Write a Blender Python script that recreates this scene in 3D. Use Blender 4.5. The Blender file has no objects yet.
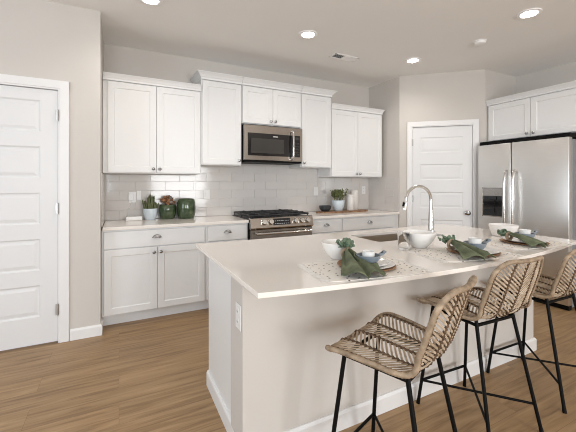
import bpy, bmesh, math, random
from mathutils import Vector, Matrix
random.seed(7)
C = bpy.context.scene
COL = C.collection
PI = math.pi

# ------------------------------------------------------------------ camera
cd = bpy.data.cameras.new('camera'); cam = bpy.data.objects.new('camera', cd); COL.objects.link(cam)
cam.location = (0, 0, 1.28)
cam.rotation_euler = (PI/2, 0, -math.radians(26.96))
cd.sensor_width = 36; cd.sensor_fit = 'HORIZONTAL'
cd.lens = 332.2/576*36
cd.shift_y = -32.2/576
cd.clip_start = .05
C.camera = cam
# ------------------------------------------------------------------ exposure, world
C.view_settings.view_transform = 'Standard'; C.view_settings.look = 'None'
C.view_settings.exposure = -0.1; C.view_settings.gamma = 1
C.view_settings.use_curve_mapping = False
C.cycles.use_denoising = True; C.cycles.filter_width = 1.0
C.cycles.max_bounces = 10; C.cycles.diffuse_bounces = 6; C.cycles.glossy_bounces = 5
C.cycles.sample_clamp_indirect = 6
C.cycles.caustics_reflective = False; C.cycles.caustics_refractive = False
w = bpy.data.worlds.new('world'); C.world = w; w.use_nodes = True
w.node_tree.nodes['Background'].inputs[0].default_value = (.85, .93, 1, 1)
w.node_tree.nodes['Background'].inputs[1].default_value = 1.0
# ------------------------------------------------------------------ daylight through the windows behind the camera
def area(name, loc, rot, sx, sy, power, color):
    l = bpy.data.lights.new(name, 'AREA'); l.shape = 'RECTANGLE'; l.size = sx; l.size_y = sy
    l.energy = power; l.color = color
    o = bpy.data.objects.new(name, l); COL.objects.link(o); o.location = loc; o.rotation_euler = rot
    return o
# rear wall windows (facing +Y) and left wall window (facing +X)
area('daylight_patio', (1.80, -3.93, 1.45), (PI/2, 0, 0), 1.8, 1.75, 150, (.98, .99, 1))
area('daylight_rear', (-1.15, -3.93, 1.55), (PI/2, 0, 0), 1.7, 1.5, 95, (.86, .93, 1))
area('daylight_left', (-3.13, .6, 1.5), (PI/2, 0, -PI/2), 2.1, 1.5, 66, (.80, .90, 1))
CAN_POWER = 5.5
CAN_COLOR = (1, .93, .86)

# ------------------------------------------------------------------ helpers
def tag(o, label=None, cat=None, group=None, kind=None):
    if label: o['label'] = label
    if cat: o['category'] = cat
    if group: o['group'] = group
    if kind: o['kind'] = kind
    return o
def thing(name, label, cat, loc=(0, 0, 0), rz=0, group=None):
    o = bpy.data.objects.new(name, None); COL.objects.link(o)
    o.empty_display_size = .05
    o.location = loc; o.rotation_euler = (0, 0, rz)
    return tag(o, label, cat, group)
def obj(name, bm, m, parent=None, smooth=None, label=None, loc=None, mats=None):
    bmesh.ops.recalc_face_normals(bm, faces=bm.faces[:])
    me = bpy.data.meshes.new(name); bm.to_mesh(me); bm.free()
    for x in (mats or [m]): me.materials.append(x)
    o = bpy.data.objects.new(name, me); COL.objects.link(o)
    if parent: o.parent = parent
    if loc: o.location = loc
    if smooth is not None:
        for p in me.polygons: p.use_smooth = True
        if smooth < 180: me.set_sharp_from_angle(angle=math.radians(smooth))
    if label: o['label'] = label
    return o
def BM(): return bmesh.new()
def copy_tree(o, parent=None, loc=None, rz=None, label=None):
    c = o.copy(); COL.objects.link(c)
    if parent: c.parent = parent
    if loc is not None: c.location = loc
    if rz is not None: c.rotation_euler = (0, 0, rz)
    if label: c['label'] = label
    for ch in list(o.children): copy_tree(ch, c)
    return c
def box(bm, x0, x1, y0, y1, z0, z1, bev=0, T=None, seg=1):
    r = bmesh.ops.create_cube(bm, size=1)
    vs = r['verts']
    M = Matrix.Translation(((x0+x1)/2, (y0+y1)/2, (z0+z1)/2)) @ Matrix.Diagonal((abs(x1-x0), abs(y1-y0), abs(z1-z0), 1))
    bmesh.ops.transform(bm, matrix=M, verts=vs)
    if bev:
        es = list({e for v in vs for e in v.link_edges})
        r2 = bmesh.ops.bevel(bm, geom=es, offset=bev, segments=seg, affect='EDGES', profile=.5)
        vs = list({v for f in r2['faces'] for v in f.verts} | {v for v in vs if v.is_valid})
    if T is not None: bmesh.ops.transform(bm, matrix=T, verts=vs)
    return vs
def prism(bm, pts, z0, z1):
    b = [bm.verts.new((x, y, z0)) for x, y in pts]; t = [bm.verts.new((x, y, z1)) for x, y in pts]
    n = len(pts)
    bm.faces.new(b[::-1]); bm.faces.new(t)
    for i in range(n): bm.faces.new((b[i], b[(i+1) % n], t[(i+1) % n], t[i]))
    return b+t
def extrude_profile(bm, prof, x0, x1, m0=0, m1=0):
    """profile of (y,z) swept along x; m0/m1 mitre: x end shifts by m*y"""
    a = [bm.verts.new((x0+m0*y, y, z)) for y, z in prof]; b = [bm.verts.new((x1+m1*y, y, z)) for y, z in prof]
    n = len(prof); bm.faces.new(a); bm.faces.new(b[::-1])
    for i in range(n): bm.faces.new((a[i], b[i], b[(i+1) % n], a[(i+1) % n]))
def lathe(bm, prof, n=24, c=(0, 0, 0), T=None, squash=None):
    rings = []
    for r, z in prof:
        if r < 1e-6: rings.append([bm.verts.new((c[0], c[1], c[2]+z))])
        else: rings.append([bm.verts.new((c[0]+r*math.cos(2*PI*i/n), c[1]+r*math.sin(2*PI*i/n)*(squash or 1), c[2]+z)) for i in range(n)])
    for a, b in zip(rings, rings[1:]):
        if len(a) == 1 and len(b) == 1: continue
        for i in range(n):
            j = (i+1) % n
            if len(a) == 1: bm.faces.new((a[0], b[j], b[i]))
            elif len(b) == 1: bm.faces.new((a[i], a[j], b[0]))
            else: bm.faces.new((a[i], a[j], b[j], b[i]))
    vs = [v for r in rings for v in r]
    if T is not None: bmesh.ops.transform(bm, matrix=T, verts=vs)
    return vs
def tube(bm, pts, r, n=8, closed=False, flat=1.0, up=None):
    pts = [Vector(p) for p in pts]; k = len(pts)
    rad = r if isinstance(r, (list, tuple)) else [r]*k
    rings = []; prev = None
    for i, p in enumerate(pts):
        if closed: d = pts[(i+1) % k]-pts[i-1]
        else: d = pts[min(i+1, k-1)]-pts[max(i-1, 0)]
        d.normalize()
        if prev is None:
            a = Vector(up) if up else (Vector((0, 0, 1)) if abs(d.z) < .9 else Vector((1, 0, 0)))
        else: a = prev
        u = (a-d*a.dot(d))
        if u.length < 1e-5: u = d.orthogonal()
        u.normalize(); v = d.cross(u); prev = u
        rings.append([bm.verts.new(p+(u*math.cos(2*PI*j/n)*flat+v*math.sin(2*PI*j/n))*rad[i]) for j in range(n)])
    m = k if closed else k-1
    for i in range(m):
        a, b = rings[i], rings[(i+1) % k]
        for j in range(n): bm.faces.new((a[j], a[(j+1) % n], b[(j+1) % n], b[j]))
    if not closed: bm.faces.new(rings[0][::-1]); bm.faces.new(rings[-1])
def sphere(bm, c, r, seg=12, rings=8, sc=(1, 1, 1)):
    M = Matrix.Translation(c) @ Matrix.Diagonal((sc[0], sc[1], sc[2], 1))
    bmesh.ops.create_uvsphere(bm, u_segments=seg, v_segments=rings, radius=r, matrix=M)
def cyl(bm, p0, p1, r, n=16, r2=None):
    tube(bm, [p0, p1], [r, r if r2 is None else r2], n)
def spline(P, n):
    P = [Vector(p) for p in P]; out = []
    for i in range(len(P)-1):
        p0 = P[max(i-1, 0)]; p1 = P[i]; p2 = P[i+1]; p3 = P[min(i+2, len(P)-1)]
        for k in range(n):
            t = k/n
            out.append(.5*((2*p1)+(p2-p0)*t+(2*p0-5*p1+4*p2-p3)*t*t+(3*p1-p0-3*p2+p3)*t**3))
    out.append(P[-1]); return out
# ------------------------------------------------------------------ materials
def mat(name, col, rough=.5, metal=0, var=.04, scale=12, bump=0, bscale=60, coat=0, spec=.5, stretch=(1, 1, 1), trans=0, emit=None, aniso=0, sheen=0):
    m = bpy.data.materials.new(name); m.use_nodes = True; nt = m.node_tree; N = nt.nodes
    b = N['Principled BSDF']; L = nt.links
    b.inputs['Roughness'].default_value = rough; b.inputs['Metallic'].default_value = metal
    b.inputs['Specular IOR Level'].default_value = spec; b.inputs['Coat Weight'].default_value = coat
    b.inputs['Transmission Weight'].default_value = trans
    b.inputs['Anisotropic'].default_value = aniso; b.inputs['Sheen Weight'].default_value = sheen
    tc = N.new('ShaderNodeTexCoord'); mp = N.new('ShaderNodeMapping'); mp.inputs['Scale'].default_value = stretch
    L.new(tc.outputs['Object'], mp.inputs['Vector'])
    nz = N.new('ShaderNodeTexNoise'); nz.inputs['Scale'].default_value = scale; nz.inputs['Detail'].default_value = 4
    L.new(mp.outputs[0], nz.inputs['Vector'])
    mx = N.new('ShaderNodeMix'); mx.data_type = 'RGBA'
    mx.inputs['A'].default_value = tuple(max(0, c*(1-var)) for c in col)+(1,)
    mx.inputs['B'].default_value = tuple(min(1, c*(1+var)) for c in col)+(1,)
    L.new(nz.outputs['Fac'], mx.inputs['Factor']); L.new(mx.outputs['Result'], b.inputs['Base Color'])
    if bump:
        n2 = N.new('ShaderNodeTexNoise'); n2.inputs['Scale'].default_value = bscale; n2.inputs['Detail'].default_value = 3
        L.new(mp.outputs[0], n2.inputs['Vector'])
        bp = N.new('ShaderNodeBump'); bp.inputs['Strength'].default_value = bump; bp.inputs['Distance'].default_value = .004
        L.new(n2.outputs['Fac'], bp.inputs['Height']); L.new(bp.outputs['Normal'], b.inputs['Normal'])
    if emit:
        b.inputs['Emission Color'].default_value = emit[0]+(1,); b.inputs['Emission Strength'].default_value = emit[1]
    return m
def ramp_mat(name, stops, rough, scale, stretch=(1, 1, 1), detail=6, bump=.2, kind='noise', spec=.4, coat=0):
    m = mat(name, (.5, .5, .5), rough, spec=spec, coat=coat); nt = m.node_tree; N = nt.nodes; L = nt.links; b = N['Principled BSDF']
    mp = [n for n in N if n.type == 'MAPPING'][0]; mp.inputs['Scale'].default_value = stretch
    nz = [n for n in N if n.type == 'TEX_NOISE'][0]; nz.inputs['Scale'].default_value = scale; nz.inputs['Detail'].default_value = detail
    cr = N.new('ShaderNodeValToRGB')
    while len(cr.color_ramp.elements) < len(stops): cr.color_ramp.elements.new(.5)
    for e, (p, c) in zip(cr.color_ramp.elements, stops): e.position = p; e.color = c+(1,)
    L.new(nz.outputs['Fac'], cr.inputs['Fac']); L.new(cr.outputs['Color'], b.inputs['Base Color'])
    if bump:
        bp = N.new('ShaderNodeBump'); bp.inputs['Strength'].default_value = bump; bp.inputs['Distance'].default_value = .002
        L.new(nz.outputs['Fac'], bp.inputs['Height']); L.new(bp.outputs['Normal'], b.inputs['Normal'])
    return m
def floor_mat():
    m = mat('wood_plank_floor', (.3, .2, .12), .42, spec=.4); nt = m.node_tree; N = nt.nodes; L = nt.links; b = N['Principled BSDF']
    tc = [n for n in N if n.type == 'TEX_COORD'][0]
    br = N.new('ShaderNodeTexBrick'); br.inputs['Scale'].default_value = 1
    br.offset = .37; br.inputs['Brick Width'].default_value = 1.22; br.inputs['Row Height'].default_value = .18
    br.inputs['Mortar Size'].default_value = .0009; br.inputs['Mortar Smooth'].default_value = .2
    br.inputs['Color1'].default_value = (.0, .0, .0, 1); br.inputs['Color2'].default_value = (1, 1, 1, 1)
    br.inputs['Mortar'].default_value = (.5, .5, .5, 1)
    L.new(tc.outputs['Object'], br.inputs['Vector'])
    # shift grain per plank
    ad = N.new('ShaderNodeVectorMath'); ad.operation = 'MULTIPLY_ADD'
    ad.inputs[1].default_value = (3.1, 5.7, 0)
    L.new(br.outputs['Color'], ad.inputs[0]); L.new(tc.outputs['Object'], ad.inputs[2])
    mp = N.new('ShaderNodeMapping'); mp.inputs['Scale'].default_value = (.9, 12, 1); L.new(ad.outputs[0], mp.inputs['Vector'])
    nz = N.new('ShaderNodeTexNoise'); nz.inputs['Scale'].default_value = 2.4; nz.inputs['Detail'].default_value = 10; nz.inputs['Roughness'].default_value = .62
    nz.inputs['Distortion'].default_value = .6
    L.new(mp.outputs[0], nz.inputs['Vector'])
    cr = N.new('ShaderNodeValToRGB'); e = cr.color_ramp.elements
    e[0].position = .28; e[0].color = (.20, .118, .055, 1); e[1].position = .75; e[1].color = (.47, .315, .17, 1)
    x = e.new(.5); x.color = (.345, .217, .108, 1)
    L.new(nz.outputs['Fac'], cr.inputs['Fac'])
    hv = N.new('ShaderNodeHueSaturation')
    mr = N.new('ShaderNodeMapRange'); mr.inputs['To Min'].default_value = .90; mr.inputs['To Max'].default_value = 1.02
    L.new(br.outputs['Color'], mr.inputs['Value']); L.new(mr.outputs[0], hv.inputs['Value']); L.new(cr.outputs['Color'], hv.inputs['Color'])
    mx = N.new('ShaderNodeMix'); mx.data_type = 'RGBA'; mx.inputs['B'].default_value = (.19, .115, .06, 1)
    L.new(br.outputs['Fac'], mx.inputs['Factor']); L.new(hv.outputs['Color'], mx.inputs['A']); L.new(mx.outputs['Result'], b.inputs['Base Color'])
    bp = N.new('ShaderNodeBump'); bp.inputs['Strength'].default_value = .12; bp.inputs['Distance'].default_value = .002
    L.new(nz.outputs['Fac'], bp.inputs['Height']); L.new(bp.outputs['Normal'], b.inputs['Normal'])
    return m
def dot_mat():
    m = mat('dotted_linen', (.78, .75, .70), .85, var=.05, scale=90); nt = m.node_tree; N = nt.nodes; L = nt.links; b = N['Principled BSDF']
    tc = [n for n in N if n.type == 'TEX_COORD'][0]
    mxa = [n for n in N if n.type == 'MIX'][0]
    vo = N.new('ShaderNodeTexVoronoi'); vo.inputs['Scale'].default_value = 27; vo.voronoi_dimensions = '2D'
    L.new(tc.outputs['Object'], vo.inputs['Vector'])
    lt = N.new('ShaderNodeMath'); lt.operation = 'LESS_THAN'; lt.inputs[1].default_value = .115
    L.new(vo.outputs['Distance'], lt.inputs[0])
    mx = N.new('ShaderNodeMix'); mx.data_type = 'RGBA'; mx.inputs['B'].default_value = (.03, .03, .03, 1)
    L.new(lt.outputs[0], mx.inputs['Factor']); L.new(mxa.outputs['Result'], mx.inputs['A']); L.new(mx.outputs['Result'], b.inputs['Base Color'])
    return m
M_wall = mat('wall_paint', (.61, .58, .543), .85, var=.015, scale=4, bump=.06, bscale=180, spec=.2)
M_ceil = mat('ceiling_paint', (.88, .87, .855), .9, var=.015, scale=3, bump=.12, bscale=90, spec=.2)
M_trim = mat('white_trim_paint', (.79, .79, .79), .4, var=.01)
M_door = mat('white_door_paint', (.74, .745, .75), .42, var=.01)
M_cab = mat('white_cabinet_paint', (.795, .80, .80), .38, var=.012)
M_floor = floor_mat()
M_quartz = mat('quartz', (.85, .805, .755), .09, var=.05, scale=140, spec=.5)
M_tile = mat('glazed_tile', (.65, .625, .60), .1, var=.03, scale=6, spec=.5)
M_grout = mat('grout', (.68, .65, .62), .9, var=.03)
M_steel = mat('brushed_steel', (.74, .73, .715), .33, 1, var=.05, scale=3, stretch=(1, 1, 60), aniso=.4)
M_steelw = mat('warm_brushed_steel', (.43, .395, .36), .19, 1, var=.05, scale=3, stretch=(60, 1, 1))
M_chrome = mat('chrome', (.74, .735, .72), .07, 1, var=.01)
M_handle = mat('polished_steel_handle', (.66, .65, .63), .17, 1, var=.03)
M_nickel = mat('satin_nickel', (.38, .385, .39), .25, 1, var=.03)
M_hinge = mat('hinge_steel', (.50, .49, .48), .35, 1, var=.03)
M_black = mat('black_glass', (.012, .012, .013), .06, var=.1, spec=.5)
M_iron = mat('cast_iron', (.018, .018, .02), .5, var=.2, bump=.1)
M_blackmetal = mat('black_powder_coat', (.004, .004, .004), .5, var=.1, spec=.12)
M_dark = mat('dark_gap', (.02, .02, .02), .8)
M_side = mat('fridge_side_grey', (.25, .26, .28), .45, var=.03)
M_plastic = mat('white_plastic', (.82, .82, .81), .35, var=.01)
M_display = mat('lit_display_text', (.35, .37, .39), .4, emit=((.75, .85, .9), .12))
M_mesh = mat('microwave_door_mesh', (.045, .043, .04), .16, var=.35, scale=120, spec=.5)
M_basin = mat('sink_steel', (.62, .56, .48), .35, 1, var=.06)
M_ratt = ramp_mat('natural_rattan', [(.3, (.30, .225, .155)), (.5, (.49, .39, .285)), (.72, (.67, .57, .455))], .6, 18, (1, 1, 1), 5, .25)
M_braid = ramp_mat('dark_braid', [(.3, (.06, .036, .02)), (.7, (.17, .105, .06))], .7, 60, bump=.2)
M_rim = ramp_mat('rattan_binding', [(.3, (.20, .145, .095)), (.55, (.36, .27, .185)), (.8, (.52, .41, .295))], .6, 30, (1, 1, 1), 5, .1)
M_linen = dot_mat()
M_white = mat('white_glaze', (.83, .82, .80), .18, var=.03, scale=30, bump=.08, bscale=25, coat=.2)
M_blue = mat('blue_grey_glaze', (.20, .24, .28), .3, var=.10, scale=30, coat=.2)
M_pot = mat('pale_blue_glaze', (.60, .68, .74), .35, var=.12, scale=35, bump=.2, bscale=60)
M_green = ramp_mat('green_glaze', [(.3, (.026, .046, .020)), (.6, (.05, .078, .036)), (.8, (.11, .135, .06))], .12, 14, (1, 1, 1), 5, .05, coat=.5)
M_napkin = ramp_mat('green_linen', [(.3, (.065, .080, .045)), (.55, (.125, .145, .085)), (.8, (.22, .24, .15))], .9, 16, (1, 1, 1), 6, .2)
M_leaf = mat('eucalyptus_leaf', (.13, .195, .125), .5, var=.4, scale=25)
M_succ = mat('succulent_green', (.12, .14, .06), .5, var=.4, scale=40)
M_plant = mat('leafy_green', (.13, .15, .05), .55, var=.45, scale=40)
M_soil = mat('soil', (.05, .035, .025), .9, var=.3)
M_stem = mat('stem_brown', (.16, .10, .05), .7, var=.2)
M_flower = mat('dried_orange', (.42, .21, .105), .8, var=.4, scale=50)
M_grey = mat('dried_grey', (.25, .22, .20), .8, var=.3, scale=50)
M_wood = ramp_mat('acacia_wood', [(.3, (.16, .085, .045)), (.55, (.30, .17, .09)), (.8, (.42, .27, .16))], .5, 6, (2, 18, 2), 6, .1)
M_char = ramp_mat('charger_wood', [(.3, (.22, .11, .05)), (.55, (.36, .19, .09)), (.8, (.50, .30, .16))], .5, 10, (6, 6, 6), 6, .1)
M_bowl = mat('charcoal_bowl', (.03, .035, .04), .4, var=.2)
M_canw = mat('white_stoneware', (.72, .70, .67), .6, var=.10, scale=60)
M_glass = mat('clear_glass', (1, 1, 1), .0, var=0, trans=1); M_glass.node_tree.nodes['Principled BSDF'].inputs['IOR'].default_value = 1.12
M_lens = mat('lamp_lens', (1, 1, 1), .5, emit=((1, .94, .86), 30))
M_vent = mat('white_enamel', (.93, .93, .92), .5, var=.02)

# ------------------------------------------------------------------ structure
H = 2.74; CX = -.141; BY = 3.95; DY = 3.23
def struct(name, bm, m, parent=None, **k):
    o = obj(name, bm, m, parent, **k)
    if not parent: o['kind'] = 'structure'
    return o
def wall(name, x0, x1, y0, y1, z0=0, z1=H, m=None):
    b = BM(); box(b, x0, x1, y0, y1, z0, z1); return struct(name, b, m or M_wall)
WL, WR, WF = -3.2, 4.845, -4.0
b = BM(); box(b, WL-.1, WR+.1, WF-.1, BY+.1, -.1, 0); struct('floor', b, M_floor)
b = BM(); box(b, WL-.1, WR+.1, WF-.1, BY+.1, H, H+.1); struct('ceiling', b, M_ceil)
# wall with the left door (opening between x=-1.245 and -.425)
def wall_with_holes(name, x0, x1, y0, y1, holes):
    b = BM(); xs = x0
    for (a, c, z0, z1) in holes:
        box(b, xs, a, y0, y1, 0, H)
        if z0 > 0: box(b, a, c, y0, y1, 0, z0)
        box(b, a, c, y0, y1, z1, H); xs = c
    box(b, xs, x1, y0, y1, 0, H); return struct(name, b, M_wall)
b = BM()
for xa, xb, za, zb in ((WL, -1.245, 0, H), (-1.245, -.425, 2.045, H), (-.425, CX, 0, H)): box(b, xa, xb, DY, DY+.12, za, zb)
struct('wall_left', b, M_wall)
wall('wall_left_return', CX-.12, CX, DY+.12, BY)
wall('wall_back', CX, 3.39, BY, BY+.12)
A = Vector((3.39, 3.33)); B = Vector((4.166, 2.635)); DL = (B-A).length; DD = (B-A)/DL; DN = Vector((-DD.y, DD.x))  # DN points into the pantry
wall('wall_right_return', 3.39, 3.51, 3.33, BY)
ang = math.atan2(DD.y, DD.x)
b = BM()
for xa, xb, za, zb in ((0, .155, 0, H), (.155, .905, 2.05, H), (.905, DL, 0, H)): box(b, xa, xb, 0, .11, za, zb)
o = struct('wall_pantry', b, M_wall); o.location = (A.x, A.y, 0); o.rotation_euler = (0, 0, ang)
b = BM(); prism(b, [(4.166, 2.635), (WR, 2.635), (WR, 2.755), (4.245, 2.755)], 0, H); struct('wall_stub', b, M_wall)
wall('wall_right', WR, WR+.12, WF, 2.635)
# rear and left walls with window openings
wall_with_holes('wall_rear', WL, WR, WF-.12, WF, [(-2.05, -.25, .75, 2.35), (.875, 2.725, .5, 2.4)])
b = BM()
for ya, yb, za, zb in ((WF, -.55, 0, H), (-.55, 1.75, 0, .7), (-.55, 1.75, 2.3, H), (1.75, DY, 0, H)): box(b, WL-.12, WL, ya, yb, za, zb)
struct('wall_far_left', b, M_wall)
def window(name, cx, cz, ww, hh, loc, rz):
    r = bpy.data.objects.new(name, None); COL.objects.link(r); r.location = loc; r.rotation_euler = (0, 0, rz); r['kind'] = 'structure'
    b = BM()
    for s in (-1, 1):
        box(b, s*(ww/2)-.03, s*(ww/2)+.03, -.05, .05, -hh/2-.03, hh/2+.03)
        box(b, -ww/2, ww/2, -.05, .05, s*hh/2-.03, s*hh/2+.03)
    box(b, -.02, .02, -.03, .03, -hh/2, hh/2)
    obj('window_frame', b, M_trim, r)
    b = BM(); box(b, -ww/2, ww/2, -.004, .004, -hh/2, hh/2); obj('window_pane', b, M_glass, r)
window('window_1', 0, 0, 1.85, 1.9, (1.80, WF-.06, 1.45), 0)
window('window_2', 0, 0, 1.8, 1.6, (-1.15, WF-.06, 1.55), 0)
window('window_3', 0, 0, 2.3, 1.6, (WL-.06, .6, 1.5), PI/2)
# skirting
def base_profile(h=.09, d=.014): return [(0, 0), (-d, 0), (-d, h-.014), (-d*.45, h), (0, h)]
b = BM(); extrude_profile(b, base_profile(), -.358, CX, 0, -1); o = struct('baseboard_left', b, M_trim); o.location = (0, DY, 0)
b = BM(); extrude_profile(b, base_profile(), 0, .19, 1, 0); o = struct('baseboard_return', b, M_trim); o.location = (CX, DY, 0); o.rotation_euler = (0, 0, PI/2)

# ---- panelled doors
def five_panel_door(root, x0, x1, z0, z1, y, panels, px0, px1, leaf_name='door_leaf', th=.036, d=.009):
    """front at y facing -Y"""
    b = BM()
    box(b, x0, x1, y+d, y+th, z0, z1)
    def fl(a, c, e, g): box(b, a, c, y, y+d+.001, e, g)
    fl(x0, px0, z0, z1); fl(px1, x1, z0, z1)
    zs = [z0]+[v for p in panels for v in p]+[z1]
    for i in range(0, len(zs), 2): fl(px0, px1, zs[i], zs[i+1])
    for (a, c) in panels:   # sloped moulding and raised field
        rings = []
        for ins, yy in ((0, y), (.012, y+d*.9), (.020, y+d*.9), (.042, y+.0025)):
            rings.append([b.verts.new(q) for q in ((px0+ins, yy, a+ins), (px1-ins, yy, a+ins), (px1-ins, yy, c-ins), (px0+ins, yy, c-ins))])
        for r, q in zip(rings, rings[1:]):
            for i in range(4): b.faces.new((r[i], r[(i+1) % 4], q[(i+1) % 4], q[i]))
        b.faces.new(rings[-1])
    return obj(leaf_name, b, M_door, root)
def casing(name, x0, x1, ztop, wdt, loc, rz=0):
    """inner opening x0..x1, top ztop; profile stepped"""
    b = BM()
    for i, (ins, d) in enumerate(((0, .012), (.012, .018))):
        box(b, x0-wdt, x0-ins, -d, 0, 0, ztop+wdt, .002); box(b, x1+ins, x1+wdt, -d, 0, 0, ztop+wdt, .002)
        box(b, x0-wdt, x1+wdt, -d-.0005, 0, ztop+ins, ztop+wdt, .002)
    box(b, x0-.012, x0, 0, .1, 0, ztop+.012); box(b, x1, x1+.012, 0, .1, 0, ztop+.012); box(b, x0, x1, 0, .1, ztop, ztop+.012)
    o = struct(name, b, M_trim); o.location = loc; o.rotation_euler = (0, 0, rz); return o
def hinge(root, x, y, z):
    b = BM(); cyl(b, (x, y, z-.045), (x, y, z+.045), .0065, 10); box(b, x-.016, x+.004, y+.002, y+.006, z-.044, z+.044)
    return obj('hinge', b, M_hinge, root)
casing('trim_1', -1.233, -.437, 2.035, .075, (0, DY, 0))
r = bpy.data.objects.new('door_1', None); COL.objects.link(r); r.location = (0, DY, 0); r['kind'] = 'structure'
five_panel_door(r, -1.229, -.441, .012, 2.03, .004, [(.228, .478), (.594, .844), (.96, 1.21), (1.326, 1.576), (1.692, 1.942)], -1.115, -.555)
for z in (.27, 1.08, 1.83): hinge(r, -.4375, -.0155, z)
b = BM(); lathe(b, [(.0, 0), (.026, 0), (.026, .004), (.010, .012), (.010, .030), (.026, .040), (.028, .055), (.018, .066), (0, .068)], 20, T=Matrix.Translation((-1.17, .004, .95)) @ Matrix.Rotation(PI/2, 4, 'X'))
obj('door_knob', b, M_nickel, r, smooth=40)
casing('trim_2', .167, .893, 2.038, .07, (A.x, A.y, 0), ang)
r = bpy.data.objects.new('door_2', None); COL.objects.link(r); r.location = (A.x, A.y, 0); r.rotation_euler = (0, 0, ang); r['kind'] = 'structure'
five_panel_door(r, .171, .889, .012, 2.033, .004, [(.225, .44), (.595, .806), (.961, 1.172), (1.33, 1.541), (1.693, 1.898)], .262, .70+.085, d=.006)
for z in (.27, 1.08, 1.83): hinge(r, .1675, -.0155, z)
b = BM(); lathe(b, [(.0, 0), (.030, 0), (.030, .004), (.011, .012), (.011, .030), (.027, .040), (.029, .055), (.018, .066), (0, .068)], 20, T=Matrix.Translation((.832, .004, .905)) @ Matrix.Rotation(PI/2, 4, 'X'))
obj('door_knob', b, M_nickel, r, smooth=40)

# ---- backsplash tiles, each a separate bevelled slab in one surface
def tile_field(bm, zones, w=.305, h=.1016, z0=.9, g=.0015, T=None, x_start=-.3):
    rnd = random.Random(3)
    row = 0; z = z0
    while z < 1.6:
        x = x_start-(w/2 if row % 2 else 0)
        while x < 3.7:
            for (xa, xb, za, zb) in zones:
                a, c = max(x, xa), min(x+w, xb); e, f_ = max(z, za), min(z+h, zb)
                if c-a < .012 or f_-e < .008: continue
                tx, tz = rnd.uniform(-.006, .006), rnd.uniform(-.006, .006)
                M = Matrix.Translation(((a+c)/2, -.0045, (e+f_)/2)) @ Matrix.Rotation(tx, 4, 'X') @ Matrix.Rotation(tz, 4, 'Z')
                if T is not None: M = T @ M
                hw, hh = (c-a)/2-g/2, (f_-e)/2-g/2
                box(bm, -hw, hw, -.004, .004, -hh, hh, .0009, M)
            x += w
        z += h; row += 1
b = BM(); tile_field(b, [(CX+.011, .7895, .8, 1.378), (.7895, 2.4625, .8, 1.56), (2.4625, 3.379, .8, 1.37)])
o = struct('wall_backsplash', b, M_tile); o.location = (0, BY-.002, 0)
b = BM(); box(b, CX+.002, 3.388, BY-.005, BY, .885, 1.56); struct('wall_backsplash_grout', b, M_grout)
b = BM(); tile_field(b, [(0, .60, .8, 1.37)], x_start=-.1)
o = struct('wall_backsplash_right', b, M_tile); o.location = (3.388, BY-.01, 0); o.rotation_euler = (0, 0, -PI/2)
b = BM(); box(b, 3.385, 3.39, 3.35, BY-.005, .885, 1.37); struct('wall_backsplash_right_grout', b, M_grout)
b = BM(); tile_field(b, [(0, .61, .8, 1.375)], x_start=-.1)
o = struct('wall_backsplash_left', b, M_tile); o.location = (CX+.002, BY-.62, 0); o.rotation_euler = (0, 0, PI/2)

# ------------------------------------------------------------------ cabinets
def shaker(bm, x0, x1, z0, z1, y, th=.019, fr=.058, rec=.006, slab=False):
    """front at y facing -Y"""
    def ring(ins, yy): return [bm.verts.new(q) for q in ((x0+ins, yy, z0+ins), (x1-ins, yy, z0+ins), (x1-ins, yy, z1-ins), (x0+ins, yy, z1-ins))]
    if slab: R = [ring(0, y+th), ring(0, y+.003), ring(.003, y)]
    else: R = [ring(0, y+th), ring(0, y+.0025), ring(.0025, y), ring(fr, y), ring(fr+.006, y+rec)]
    bm.faces.new(R[0])
    for r, q in zip(R, R[1:]):
        for i in range(4): bm.faces.new((r[i], r[(i+1) % 4], q[(i+1) % 4], q[i]))
    bm.faces.new(R[-1])
def knob(parent, x, y, z):
    b = BM(); lathe(b, [(0, 0), (.008, 0), (.006, .006), (.006, .012), (.0145, .018), (.0155, .023), (.010, .028), (0, .029)], 16, T=Matrix.Translation((x, y, z)) @ Matrix.Rotation(PI/2, 4, 'X'))
    return obj('knob', b, M_nickel, parent, smooth=40)
def cup_pull(parent, x, y, z):
    b = BM()
    # half-dome cup opening downwards, with a flange
    n, m = 14, 7; W, D, Hh = .040, .024, .030
    grid = []
    for j in range(m+1):
        ph = PI/2*j/m
        grid.append([b.verts.new((x+W*math.cos(PI*i/n)*math.cos(ph*.0)*(1 if j == 0 else math.cos(ph)), y-D*math.sin(PI*i/n)*math.cos(ph)-.001, z-.008+Hh*math.sin(ph))) for i in range(n+1)])
    for j in range(m):
        for i in range(n):
            try: b.faces.new((grid[j][i], grid[j][i+1], grid[j+1][i+1], grid[j+1][i]))
            except ValueError: pass
    bmesh.ops.remove_doubles(b, verts=b.verts[:], dist=1e-5)
    box(b, x-W-.004, x+W+.004, y-.002, y, z-.009, z-.003)
    o = obj('cup_pull', b, M_nickel, parent, smooth=60)
    s = o.modifiers.new('thickness', 'SOLIDIFY'); s.thickness = .002
    return o
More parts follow.
